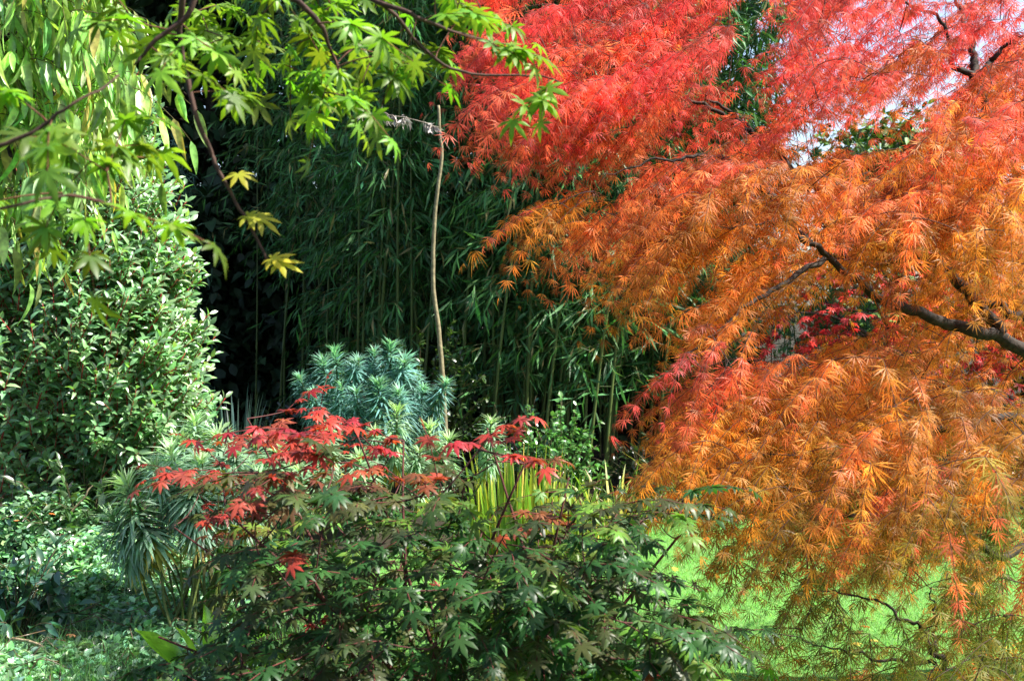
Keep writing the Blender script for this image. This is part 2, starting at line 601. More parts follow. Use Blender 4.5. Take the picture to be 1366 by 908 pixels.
# ================================================================== ORANGE LACELEAF MAPLE (right)
def orange_maple():
    base = np.array([2.75, 5.0, 0.0])
    t = thing("laceleaf_maple", "large orange and red laceleaf maple with drooping feathery foliage beside the lawn", "tree", base)
    tr = MB()
    wood = []
    BK = (0.03, 0.022, 0.017)
    fork = np.array([2.45, 4.75, 1.35])
    wood.append(limb(tr, [base - UP * .05, (2.7, 4.95, .6), fork, (2.35, 4.8, 1.8)], .11, .07, 10, 16, .01, BK))
    o_tr = tr.build("trunk", M["bark"], t)
    br = MB()

    def lim(pp, r0, r1, start=None):
        pts = [P(*q) for q in pp]
        if start is not None:
            pts = [np.array(start)] + pts
        wood.append(limb(br, pts, r0, r1, 7, 9 * len(pts), .012, BK))
    lim([(1395, 485, 4.55), (1330, 447, 4.45), (1250, 428, 4.4), (1185, 402, 4.3), (1130, 362, 4.25), (1080, 325, 4.2), (1040, 300, 4.1), (980, 300, 4.0)], .036, .002, fork)
    lim([(1335, 445, 4.45), (1290, 392, 4.5), (1235, 342, 4.55), (1175, 355, 4.6), (1130, 343, 4.6), (1120, 305, 4.65)], .028, .0015)
    lim([(1366, 428, 4.6), (1310, 400, 4.6), (1260, 360, 4.6), (1215, 335, 4.7)], .028, .0015, fork)
    lim([(1400, 300, 4.9), (1330, 180, 5.0), (1300, 105, 5.0), (1270, 85, 5.0), (1258, 30, 5.0), (1210, 5, 5.0), (1150, 5, 5.0)], .026, .0015, (2.35, 4.8, 1.8))
    lim([(1300, 105, 5.0), (1296, 60, 5.1), (1275, 0, 5.2), (1260, -60, 5.2)], .022, .0015)
    lim([(1300, 110, 5.0), (1335, 65, 5.0), (1370, 40, 4.9)], .018, .0015)
    lim([(1215, 335, 4.7), (1140, 290, 4.8), (1060, 225, 4.8), (1027, 198, 4.8), (985, 155, 4.8), (945, 128, 4.8), (930, 75, 4.8)], .022, .0015)
    lim([(1000, 175, 4.8), (940, 140, 4.7), (890, 125, 4.7), (830, 115, 4.6)], .011, .0012)
    lim([(1080, 325, 4.2), (1020, 255, 4.3), (985, 228, 4.3), (945, 205, 4.3), (880, 215, 4.2), (800, 230, 4.1)], .018, .0012)
    lim([(1100, 345, 4.2), (1010, 400, 3.95), (960, 440, 3.8), (900, 480, 3.75)], .012, .0012)
    lim([(1420, 560, 4.2), (1320, 560, 3.9), (1190, 600, 3.8), (1080, 620, 3.75), (990, 640, 3.8)], .026, .0012, fork)
    lim([(1440, 700, 3.8), (1340, 740, 3.4), (1250, 690, 3.35), (1100, 690, 3.4), (1000, 720, 3.5)], .02, .0012, (2.68, 4.9, 1.0))
    lim([(1420, 960, 3.6), (1300, 930, 3.4), (1247, 870, 3.35), (1215, 830, 3.35), (1160, 800, 3.35), (1080, 785, 3.4)], .016, .0012, (2.72, 4.95, .45))
    lim([(1247, 875, 3.35), (1246, 820, 3.4), (1240, 780, 3.4)], .007, .0012)
    lim([(1247, 885, 3.35), (1150, 875, 3.3), (1060, 850, 3.25)], .007, .0012)
    br.build("branch", M["bark"], t)
    nodes = np.vstack(wood)

    outline = [(650, -60), (628, 0), (612, 95), (640, 140), (665, 165), (700, 180), (725, 215), (652, 262), (668, 298), (700, 300), (770, 300), (785, 318),
               (800, 375), (850, 370), (890, 365), (945, 380), (905, 440), (855, 488), (885, 520), (890, 560), (852, 590), (880, 640), (930, 645), (965, 660),
               (945, 740), (985, 770), (970, 830), (985, 920), (1450, 960), (1450, -60)]
    # boughs: each is a drooping fan-shaped tier of many fine shoots
    NB = 470
    b = sample_poly(NB, outline)
    b[:, 0] += 30
    bd = np.interp(b[:, 1], [0, 250, 450, 650, 900], [4.9, 4.5, 4.15, 3.8, 3.45]) + rng.uniform(-.8, .9, NB) * np.clip((b[:, 0] - 640) / 500, 0.25, 1)
    bc = P(b[:, 0], b[:, 1], bd)
    bdir = bc - np.array([2.6, 4.9, 2.0])
    bdir[:, 2] = 0
    bdir = norm(norm(bdir) * .7 + np.array([-.55, -.25, 0]) + rv(NB, .25) * np.array([1, 1, 0]))
    bside = np.cross(bdir, UP)
    bl = rng.uniform(.22, .5, NB)
    PER = 10
    u = rng.uniform(-.25, 1, (NB, PER))
    v = rng.uniform(-.75, .75, (NB, PER)) * (1 - .35 * u)
    pos = (bc[:, None] + bdir[:, None] * (bl[:, None] * u)[..., None] + bside[:, None] * (bl[:, None] * v * .8)[..., None]
           - UP * (bl[:, None] * (.42 * np.clip(u, 0, 1) ** 2 + .28 * v ** 2))[..., None] + rng.normal(0, .018, (NB, PER, 3)))
    fdir = norm(bdir[:, None] + bside[:, None] * (v * .9)[..., None] - UP * (.25 + .5 * np.clip(u, 0, 1))[..., None])
    base_p, fdir = pos.reshape(-1, 3), fdir.reshape(-1, 3)
    bi = np.repeat(np.arange(NB), PER)
    q = np.column_stack([683 + base_p[:, 0] / base_p[:, 1] * FPX, 402 - (base_p[:, 2] - CAMZ) / base_p[:, 1] * FPX])
    keep = in_poly(q[:, 0] - np.interp(q[:, 1], [0, 130, 200, 420, 520], [30, 36, 66, 58, 30]) * np.clip((1050 - q[:, 0]) / 200, .3, 1), q[:, 1], outline) | (q[:, 0] > 1360)
    ru = rng.uniform(0, 1, NB)[bi] * .75 + rng.uniform(0, 1, len(q)) * .25
    for gx, gy, rx, ry, pr in [(1030, 15, 52, 50, .95), (1020, 90, 52, 55, .9), (985, 110, 35, 40, .6), (1160, 165, 85, 36, .9), (1060, 425, 60, 40, .95), (1210, 400, 50, 22, .7),
                               (1105, 175, 30, 22, .8), (1310, 60, 30, 18, .5), (1240, 210, 26, 18, .4), (1290, 165, 24, 16, .5), (1100, 60, 22, 16, .5),
                               (960, 770, 80, 120, .6), (1150, 690, 60, 34, .5), (1060, 880, 90, 60, .6), (1170, 820, 60, 40, .6), (1040, 790, 50, 50, .6), (1300, 870, 80, 50, .6)]:
        e = ((q[:, 0] - gx) / rx) ** 2 + ((q[:, 1] - gy) / ry) ** 2
        keep &= ~((e < 1) & (ru < pr))
    keep &= ~((q[:, 1] > 690) & (ru < .66))
    keep &= ~((q[:, 1] > 650) & (q[:, 0] < 1060) & (ru < .75))
    # the big limbs stay bare on the near side, as on a thinned old tree
    ln = np.vstack([w for w in wood[1:4]])
    lx = 683 + ln[:, 0] / ln[:, 1] * FPX
    ly = 402 - (ln[:, 2] - CAMZ) / ln[:, 1] * FPX
    dmin = np.array([np.min(np.hypot(lx - a, ly - c + 12) + np.where(ln[:, 1] > d, 0, 500)) for a, c, d in zip(q[:, 0], q[:, 1], base_p[:, 1])])
    keep &= ~((dmin < 44) & (ru < .85))
    q, base_p, fdir, bi = q[keep], base_p[keep], fdir[keep], bi[keep]
    tw = MB()
    dirs = connect(tw, nodes, base_p, .006, .0012, .1, 6, 3, (0.045, 0.02, 0.016), root=fork)
    dirs = norm(dirs * .25 + fdir + rv(len(dirs), .14))
    L = rng.uniform(.14, .34, len(q))
    T, D, Nn, U, line = fronds(base_p, dirs, L, 7, .4, 32, .3, .35, .2)
    tw.tubes(line, np.linspace(.0013, .0007, line.shape[1])[None], 3, (0.05, 0.02, 0.016))
    tw.build("twig", M["twig"], t)
    n = len(T)
    # leaf colour: red shoots high and on the outside, gold and olive lower inside
    k = np.tile(np.arange(len(q)), 15)[:n]
    px, py = q[k, 0], q[k, 1]
    red = np.clip(1.1 - (px - 640) / 560 - py / 480, 0, 1)
    red = np.maximum(red, np.clip(1 - np.hypot((px - 930) / 130, (py - 470) / 50), 0, 1) * .9)
    red = np.maximum(red, np.clip(1 - np.hypot((px - 900) / 80, (py - 580) / 50), 0, 1) * .6)
    red = np.maximum(red, np.clip(1 - np.hypot((px - 1180) / 170, (py - 40) / 140), 0, 1) * .7)
    red = np.maximum(red, np.clip(1.3 - py / 290 - (px - 640) / 2200, 0, .92))
    fr = rng.uniform(0, 1, NB)[bi][k]
    red = np.clip(red + (fr - .5) * .75 + (rng.uniform(0, 1, len(q))[k] - .5) * .3, 0, 1)
    green = np.clip((py - 560) / 200, 0, 1) * np.where(fr > .4, .9, .25)
    green = np.maximum(green, np.clip((px - 1180) / 160, 0, 1) * np.clip((py - 480) / 160, 0, 1) * (fr > .45))
    rp = np.clip((px - 1120) / 80, 0, 1) * np.clip((py - 540) / 60, 0, 1) * (fr < .16) * .7
    red = np.maximum(red, rp)
    cO = np.array([0.56, 0.26, 0.034])
    cR = np.array([0.66, 0.10, 0.085])
    cG = np.array([0.20, 0.25, 0.045])
    C = cO * (1 - red)[:, None] + cR * red[:, None]
    C = C * (1 - green)[:, None] + cG * green[:, None]
    C = jitter(C * np.exp(rng.normal(0, .2, NB))[bi][k][:, None], n, .22, .1)
    tip = np.clip(C * np.array([1.05, .85, .95]), 0, .9)
    S = rng.uniform(.034, .085, n) * (1.05 - .35 * U) * rng.uniform(.75, 1.2, NB)[bi][k]
    cr = MB()
    multi(cr, DISS, T, D, Nn, S, C, tip)
    cr.build("crown", M["orange"], t)
    return n


print("orange leaves", orange_maple())


# ================================================================== DARK-LEAVED MAPLE SHRUB (foreground centre)
def dark_maple():
    base = np.array([-0.12, 3.3, 0.0])
    t = thing("maple_shrub", "bushy dark green maple shrub with red shoot tips in the foreground", "shrub", base)
    br = MB()
    wood = []
    ends = [(330, 560, 3.4), (470, 560, 3.2), (540, 590, 3.5), (650, 570, 3.6), (760, 640, 3.3), (860, 690, 3.1), (980, 630, 3.7), (300, 680, 3.0),
            (940, 850, 3.0), (420, 780, 2.8), (620, 760, 2.75), (760, 800, 2.8), (230, 700, 3.5), (700, 620, 3.0), (210, 850, 3.2)]
    BK = (0.07, 0.022, 0.018)
    for e in ends:
        p = P(*e)
        b0 = base + np.append(rng.normal(0, .06, 2), -.03)
        mid = b0 * .5 + p * .5 + np.array([0, 0, .12]) + rng.normal(0, .05, 3)
        wood.append(limb(br, [b0, b0 * .75 + mid * .25 + UP * .12, mid, p], .014, .0028, 6, 16, .006, BK))
    br.build("stem", M["bark"], t)
    outline = [(215, 615), (255, 590), (330, 565), (345, 530), (380, 515), (450, 530), (480, 540), (540, 580), (590, 620), (640, 600), (605, 575), (640, 555), (700, 565),
               (720, 600), (770, 615), (830, 605), (880, 635), (960, 625), (1010, 640), (900, 690), (850, 705), (890, 760), (950, 800), (975, 850), (1010, 875),
               (960, 930), (180, 940), (150, 880), (230, 840), (300, 820), (330, 740), (270, 700), (240, 660)]
    q = sample_poly(900, outline)
    q[:, 1] += 22
    q[:, 0] -= np.clip((q[:, 0] - 750) / 200, 0, 1) * 15
    q[:, 0] = 590 + (q[:, 0] - 590) * np.where(q[:, 0] > 590, .92, .9)
    q = q[~((q[:, 0] < 320) & (q[:, 1] > 690) & (q[:, 1] < 860) & (rng.uniform(0, 1, len(q)) < .75))]
    q = q[~((np.abs(q[:, 0] - 715) < 85) & (np.abs(q[:, 1] - 650) < 42) & (rng.uniform(0, 1, len(q)) < .55))]
    dn = np.clip((q[:, 1] - 600) / 200, 0, 1)
    keep = rng.uniform(0, 1, len(q)) < .3 + .75 * dn
    q = q[keep]
    dep = 3.15 + rng.uniform(-.55, .75, len(q)) - .15 * np.clip((q[:, 1] - 600) / 300, 0, 1)
    bp = P(q[:, 0], q[:, 1], dep)
    tw = MB()
    dirs = connect(tw, np.vstack(wood), bp, .0045, .0015, -.05, 6, 4, (0.07, 0.022, 0.02), root=base + UP * .3)
    dirs = norm(dirs * .5 + norm(bp - np.array([-.1, 3.3, .7])) * .5 + np.array([0, -.25, 0]) + rv(len(q), .2))
    dirs[:, 2] *= .5
    T, D, Nn, U, line = fronds(bp, dirs, rng.uniform(.12, .24, len(q)), 3, .25, 60, .3, .16, .2)
    tw.tubes(line, np.linspace(.0016, .0009, line.shape[1])[None], 4, (0.10, 0.022, 0.02))
    tw.build("twig", M["twig"], t)
    n = len(T)
    k = np.tile(np.arange(len(q)), 7)[:n]
    px, py = q[k, 0], q[k, 1]
    fr = rng.uniform(0, 1, len(q))[k]
    red = np.zeros(n)
    for cx, cy, rx, ry in [(460, 575, 125, 70), (290, 660, 95, 75), (380, 565, 80, 65), (660, 590, 80, 38), (735, 705, 28, 16), (545, 620, 70, 40)]:
        red = np.maximum(red, np.clip(1.5 * (1 - ((px - cx) / rx) ** 2 - ((py - cy) / ry) ** 2), 0, 1))
    red = np.where(fr < .12, 0.15, red) * np.clip(.55 + fr * .7, 0, 1)
    red = np.maximum(red, (fr > .985) * .8)
    cG = np.array([0.026, 0.074, 0.020])
    cB = np.array([0.040, 0.058, 0.020])
    C = np.where((fr > .8)[:, None], cB, cG)
    C = np.where(((fr > .2) & (fr < .32))[:, None], np.array([0.10, 0.19, 0.03]), C)
    brz = np.clip((690 - py) / 70, 0, 1) * (fr > .55)
    C = C * (1 - brz * .6)[:, None] + np.array([.13, .06, .03]) * (brz * .6)[:, None]
    C = C * (1 - red)[:, None] + np.where((fr < .5)[:, None], [0.34, 0.022, 0.040], [0.33, 0.04, 0.03]) * red[:, None]
    C = jitter(C, n, .2, .1)
    fo = MB()
    multi(fo, PALM5, T, D, Nn, rng.uniform(.04, .066, n) * (1 - .15 * U) * (1 - .2 * red), C)
    fo.build("foliage", M["dark_maple"], t)
    return n


print("shrub leaves", dark_maple())


# ================================================================== GREEN MAPLE overhead (trunk out of the frame, left)
def green_maple():
    base = np.array([-1.75, 1.0, 0])
    t = thing("green_maple", "green maple whose leafy branches hang down from above into the view", "tree", base)
    tr = MB()
    top = np.array([-1.5, 1.2, 2.9])
    q0 = limb(tr, [base - UP * .05, (-1.8, 1.0, .9), (-1.62, 1.1, 2.0), top], .09, .05, 10, 18, .012)
    tr.build("trunk", M["bark"], t)
    br = MB()
    wood = []

    def lim(pp, r0, r1, start=None):
        pts = [P(*q) for q in pp]
        if start is not None:
            a0 = np.asarray(start)
            dv = norm(pts[0] - pts[1])
            c0 = pts[0] + dv * .5 * np.linalg.norm(a0 - pts[0])
            pts = [(1 - k) ** 2 * a0 + 2 * k * (1 - k) * c0 + k * k * pts[0] for k in (0, .2, .4, .6, .8, .92)] + pts
        wood.append(limb(br, pts, r0, r1, 6, None, .004, (0.05, 0.026, 0.02)))
    lim([(250, -90, 1.9), (480, -10, 2.1), (560, 60, 2.2), (620, 95, 2.25), (700, 100, 2.3), (745, 110, 2.3)], .009, .0015, top)
    lim([(480, -10, 2.1), (540, 15, 2.05), (600, 40, 2.1), (680, 60, 2.2)], .006, .0015)
    lim([(250, -90, 1.9), (400, 5, 1.95), (440, 60, 2.0), (455, 110, 2.05)], .007, .002)
    lim([(250, -90, 1.9), (260, 0, 1.9), (205, 60, 1.9), (180, 90, 1.9)], .007, .002)
    lim([(250, -90, 1.9), (240, 60, 2.0), (270, 165, 2.0), (290, 225, 2.0), (325, 290, 2.0), (357, 350, 2.0)], .006, .0024)
    lim([(55, 165, 1.5), (110, 135, 1.5), (160, 98, 1.55)], .006, .0015, (-1.62, 1.1, 2.0))
    lim([(20, 275, 1.45), (90, 260, 1.5), (150, 270, 1.6)], .005, .0015, (-1.62, 1.1, 2.0))
    nodes = np.vstack(wood)
    reg = [([(230, -60), (640, -60), (655, 0), (690, 55), (735, 100), (715, 118), (660, 115), (640, 95), (560, 85), (490, 120), (420, 110), (330, 90), (250, 60)], 44, 1.85, 2.45),
           ([(420, 80), (480, 100), (480, 150), (410, 150)], 6, 1.9, 2.2),
           ([(680, 105), (745, 118), (735, 145), (690, 130)], 2, 2.25, 2.35),
           ([(130, -40), (240, -60), (300, 60), (310, 130), (250, 110), (190, 80)], 9, 1.7, 2.1),
           ([(-40, 120), (90, 110), (150, 90), (175, 120), (190, 200), (195, 285), (150, 300), (60, 300), (-40, 320)], 11, 1.4, 1.9)]
    pts = []
    for poly, m, d0, d1 in reg:
        s = sample_poly(m, poly)
        pts.append(P(s[:, 0], s[:, 1], rng.uniform(d0, d1, m)))
    bp = np.vstack(pts)
    dirs = connect(br, nodes, bp, .003, .001, .05, 6, 4, (0.09, 0.035, 0.02), root=top)
    dirs = norm(dirs * .7 + np.array([.25, .1, -.1]) + rv(len(bp), .25))
    dirs[:, 2] *= .6
    T, D, Nn, U, line = fronds(bp, dirs, rng.uniform(.06, .13, len(bp)), 2, .25, 60, .35, .35, .25)
    # the leaves of the long bare twig
    ex, ed, en = [], [], []
    for (px, py, dx, dz) in [(318, 232, .2, -.2), (330, 288, .9, -.25), (345, 290, 1, -.6), (372, 350, .9, -.3), (362, 345, 1, -.1), (722, 130, .1, -1.), (415, 150, -.2, -1.)]:
        ex.append(P(px, py, 2.0 if px < 600 else 2.25))
        ed.append((dx, -.25, dz))
        en.append((.1, -.55, .8))
    T = np.vstack([T, ex])
    D = np.vstack([D, norm(np.array(ed))])
    Nn = np.vstack([Nn, en])
    br.tubes(line, np.linspace(.0012, .0007, line.shape[1])[None], 4, (0.12, 0.05, 0.02))
    br.build("branch", M["bark"], t)
    n = len(T)
    C = jitter((0.11, 0.24, 0.022), n, .25, .12)
    C[-7:-2] = jitter((0.30, 0.33, 0.03), 5, .1, .05)
    C[-2:] = (0.2, 0.38, 0.03)
    C2 = C * np.array([1.25, 1.0, .9])
    fo = MB()
    multi(fo, PALM, T, D, Nn, np.append(rng.uniform(.040, .061, n - 7), [.045, .05, .05, .05, .05, .058, .05]), C, C2)
    fo.build("foliage", M["green_maple"], t)


green_maple()


# ================================================================== DROOPING-LEAVED SHRUB (upper left)
def droop_shrub():
    base = np.array([-2.7, 4.6, 0])
    t = thing("weeping_shrub", "tall shrub with long hanging lime green leaves above the glossy laurel", "shrub", base)
    tr = MB()
    wood = []
    for e in [(20, 20, 4.2), (120, 60, 4.3), (60, 130, 4.1), (180, 120, 4.4), (30, 250, 4.0), (-60, -60, 4.3), (-40, 200, 4.1), (100, 200, 4.2), (90, -40, 4.3)]:
        p = P(*e)
        b0 = base + np.append(rng.normal(0, .06, 2), 0)
        wood.append(limb(tr, [b0, (b0 + p) / 2 + np.array([-.25, .05, .5]), p + np.array([-.15, 0, .2]), p], .03, .004, 6, 16, .01))
    tr.build("stem", M["bark"], t)
    out = [(-60, -60), (100, -60), (125, 10), (140, 50), (165, 110), (165, 150), (140, 165), (115, 180), (100, 215), (55, 300), (-60, 320)]
    q = sample_poly(400, out)
    q = q[rng.uniform(0, 1, len(q)) < np.interp(q[:, 1], [0, 170, 320], [1, .8, .3])]
    bp = P(q[:, 0], q[:, 1] - 15, 4.25 + rng.uniform(-.4, .5, len(q)))
    tw = MB()
    dirs = connect(tw, np.vstack(wood), bp, .004, .0015, .12, 6, 4, (0.06, 0.05, 0.02), root=base + UP * 2)
    dirs = norm(dirs + np.array([.3, -.1, -.1]) + rv(len(bp), .25))
    T, D, Nn, U, line = fronds(bp, dirs, rng.uniform(.15, .3, len(bp)), 4, .5, 40, .6, 1.7, .22)
    tw.tubes(line, np.linspace(.0018, .001, line.shape[1])[None], 4, (0.08, 0.07, 0.02))
    tw.build("twig", M["twig"], t)
    n = len(T)
    Nn = norm(np.array([.45, -.2, .45]) + rv(n, .55))
    C = np.where((rng.uniform(0, 1, n) < .06)[:, None], [.5, .42, .12], jitter((0.27, 0.45, 0.12), n, .32, .14))
    fo = MB()
    multi(fo, DROOPL, T, D, Nn, rng.uniform(.075, .16, n), C)
    fo.build("foliage", M["droop"], t)


droop_shrub()


# ================================================================== GLOSSY LAUREL (left)
def laurel():
    base = np.array([-3.35, 7.9, 0])
    t = thing("laurel_shrub", "big glossy laurel bush with small dark leaves and red leaf stalks", "shrub", base)
    blobs = [(-3.3, 7.9, 1.15, 1.05, .95, 1.05), (-3.05, 7.75, 2.2, .72, .7, .75), (-3.5, 7.9, 2.4, .9, .8, .85), (-2.75, 7.55, 1.3, .62, .6, .75),
             (-2.62, 7.6, .95, .55, .55, .5), (-2.95, 7.8, 2.85, .45, .5, .45), (-4.2, 7.8, 1.6, .9, .9, 1.3), (-2.7, 7.65, 1.85, .5, .5, .5)]
    tips, outs = [], []
    for bx, by, bz, rx, ry, rz in blobs:
        m = int(760 * (rx * rz) + 120)
        u = norm(rv(m))
        u[:, 1] = np.where(rng.uniform(0, 1, m) < .65, -np.abs(u[:, 1]), u[:, 1])
        r = rng.uniform(.72, 1.06, (m, 1)) * (1 + .08 * np.sin(u[:, :1] * 9) * np.sin(u[:, 2:] * 8))
        tips.append(np.array([bx, by, bz]) + u * np.array([rx, ry, rz]) * r)
        outs.append(u)
    tips, outs = np.vstack(tips), np.vstack(outs)
    s = tips[:, 2] > .25
    tips, outs = tips[s], outs[s]
    tr = MB()
    wood = []
    for bx, by, bz, *_ in blobs:
        b0 = base + np.append(rng.normal(0, .08, 2), 0)
        p = np.array([bx, by, bz + .1])
        wood.append(limb(tr, [b0, b0 * .6 + p * .4 + rng.normal(0, .08, 3), p], .04, .012, 6, 14, .01))
    tr.build("stem", M["bark"], t)
    tw = MB()
    dirs = connect(tw, np.vstack(wood), tips - outs * .08, .006, .002, .02, 5, 3, (0.05, 0.03, 0.02), root=base + UP)
    d = norm(outs * .6 + UP * .5 + SUN * .45 + rv(len(tips), .25))
    L = rng.uniform(.14, .24, len(tips))
    ln = np.stack([tips - d * (L * .5)[:, None] + d * (L * k / 3)[:, None] for k in range(4)], 1)
    tw.tubes(ln, np.linspace(.004, .002, 4)[None], 4, (0.33, 0.035, 0.03))
    tw.build("twig", M["twig"], t)
    Ts, Ds, Ns = [], [], []
    m = len(tips)
    s1 = norm(np.cross(d, UP + rv(m, .1)))
    s2 = np.cross(s1, d)
    for k in range(10):
        a = k * 2.4 + rng.uniform(0, .6, m)
        f = k / 9
        pos = tips - d * (L * .5)[:, None] + d * (L * f)[:, None]
        rad = s1 * np.cos(a)[:, None] + s2 * np.sin(a)[:, None]
        dd = norm(rad * (1.0 - .45 * f) + d * (.35 + .6 * f) + rv(m, .15))
        Ts.append(pos)
        Ds.append(dd)
        Ns.append(norm(d * .55 + UP * .45 + SUN * .3 + np.array([0, -.35, 0]) + rv(m, .3)))
    T, D, Nn = np.vstack(Ts), np.vstack(Ds), np.vstack(Ns)
    n = len(T)
    C = jitter((0.17, 0.32, 0.14), n, .25, .1)
    fo = MB()
    multi(fo, LAUREL, T, D, Nn, rng.uniform(.055, .09, n), C)
    fo.build("foliage", M["laurel"], t)
    return n


print("laurel leaves", laurel())


# ================================================================== SPURGES
def spurge(name_label, base, heads, size=.13, col=(0.10, 0.21, 0.15), lvs=150, group=None, curve=.25):
    """heads: (px, py, depth, leafy length, lean x) of each shoot tip."""
    t = thing("spurge_plant", name_label, "plant", base, group)
    for (px, py, dp, hl, lx) in heads:
        tip = P(px, py, dp)
        b0 = np.array(base, float) + np.append(rng.normal(0, .09, 2), 0)
        # stem rises out of the base, leafy part nearly upright at the end
        dirn = norm(np.array([lx, rng.normal(-.15, .15), 1.0]))
        neck = tip - dirn * hl
        mid = b0 * .45 + neck * .55 + np.array([(neck - b0)[0] * .15, (neck - b0)[1] * .15, -.04])
        st = MB()
        q = resample([b0, mid, neck, tip], 18)
        st.tubes(q, np.linspace(.009, .004, 18)[None], 6, (0.09, 0.12, 0.04))
        sh = MB()
        sh.tubes(resample([neck, neck * .5 + tip * .5, tip], 8), np.linspace(.006, .004, 8)[None], 5, (0.12, 0.17, 0.06))
        f = np.sort(rng.uniform(0, 1, lvs)) ** .85
        f[-26:] = rng.uniform(.93, 1.0, 26)
        size_h = size * rng.uniform(.75, 1.2)
        ax = resample([neck, neck * .5 + tip * .5 + rng.normal(0, .022, 3), tip], 30)
        pos = ax[np.clip((f * 29).astype(int), 0, 29)]
        a = np.arange(lvs) * 2.39996 + rng.uniform(-.2, .2, lvs)
        s1 = norm(np.cross(dirn, [0.1, 1, 0.2]))
        s2 = np.cross(s1, dirn)
        rad = s1 * np.cos(a)[:, None] + s2 * np.sin(a)[:, None]
        upness = np.interp(f, [0, .5, .85, 1], [-.75, -.1, .35, 1.6])
        d = norm(rad + dirn * upness[:, None] + rv(lvs, .09))
        nr = norm(dirn + rad * .1 + rv(lvs, .08))
        S = size_h * np.interp(f, [0, .2, .8, 1], [.85, 1.1, 1.0, .62]) * rng.uniform(.85, 1.12, lvs)
        C = jitter(col, lvs, .14, .06)
        young = (f > .9)[:, None]
        C = np.where(young, C * np.array([1.25, 1.2, .9]), C)
        old = (f < .1 + rng.uniform(0, .12, lvs))[:, None]
        C = np.where(old, C * np.array([2.0, 1.05, .4]), C)
        multi(sh, NEED, pos, d, nr, S, C)
        o = sh.build("leafy_shoot", M["spurge"], t)
        s = st.build("stem", M["twig"], o)
        s.location = (0, 0, 0)
    return t


B1 = P(505, 720, 8.2); B1[2] = 0
spurge("tall blue green spurge with upright bottlebrush shoots around the foot of the dry cane", B1,
       [(400, 500, 8.3, .55, -.25), (430, 478, 8.4, .6, -.12), (447, 465, 8.2, .62, -.08), (478, 478, 8.1, .62, -.02), (500, 466, 8.3, .62, .02), (522, 457, 8.2, .62, .05),
        (540, 478, 8.1, .55, .1), (556, 500, 8.2, .5, .16), (566, 515, 8.0, .5, .2), (475, 520, 7.8, .5, -.1), (505, 510, 7.8, .5, 0), (455, 510, 7.9, .5, -.14), (532, 520, 7.8, .5, .12),
        (597, 508, 7.9, .45, .22), (418, 520, 7.9, .5, -.2)], .14, (0.15, 0.33, 0.30), 340, None)
B2 = P(460, 800, 6.6); B2[2] = 0
spurge("pale sunlit spurge with short whorled tips between the tall blue spurge and the maple shrub", B2,
       [(530, 545, 6.4, .35, .05), (572, 570, 6.3, .35, .1), (600, 585, 6.2, .32, .12), (560, 600, 6.1, .3, .0), (500, 575, 6.3, .33, -.05), (340, 590, 6.3, .35, -.12), (372, 600, 6.2, .32, -.1),
        (420, 600, 6.1, .33, -.05), (440, 570, 6.4, .33, -.05), (400, 625, 5.9, .3, -.05), (330, 620, 6, .3, -.2), (480, 610, 6, .3, 0), (655, 560, 6.6, .35, .12)], .125, (0.25, 0.40, 0.24), 220, None)
B3 = P(262, 850, 5.5); B3[2] = 0
spurge("nearest spurge with large nodding blue green heads on long bare stems above the ivy", B3,
       [(205, 618, 5.3, .42, -.42), (168, 640, 5.35, .36, -.5), (262, 560, 5.8, .36, -.12), (228, 600, 5.5, .36, -.25), (290, 580, 5.8, .3, .0), (242, 585, 5.7, .36, -.2),
        (270, 612, 5.4, .33, .02), (315, 605, 5.6, .3, .12), (300, 640, 5.4, .28, .1), (345, 640, 5.5, .28, .25), (150, 690, 5.4, .25, -.5), (250, 640, 5.3, .3, -.1)], .15, (0.28, 0.44, 0.32), 290, None)
# extra bare stems of the nearest spurge
sx = MB()
N_ = 34
b0 = B3 + np.column_stack([rng.normal(0, .12, N_), rng.normal(0, .12, N_), np.zeros(N_)])
tp = P(rng.uniform(170, 370, N_), rng.uniform(640, 700, N_), rng.uniform(5.2, 5.9, N_))
u = np.linspace(0, 1, 8)[None, :, None]
md = (b0 * .5 + tp * .5) + (tp - b0) * np.array([.12, .12, -.05])
sx.tubes((1 - u) ** 2 * b0[:, None] + 2 * u * (1 - u) * md[:, None] + u * u * tp[:, None], np.linspace(.007, .004, 8)[None], 5, jitter((0.10, 0.13, 0.03), N_, .2, .1))
sp3 = [o for o in bpy.data.objects if o.get("label", "").startswith("nearest spurge")][0]
sx.build("bare_stem", M["twig"], sp3)


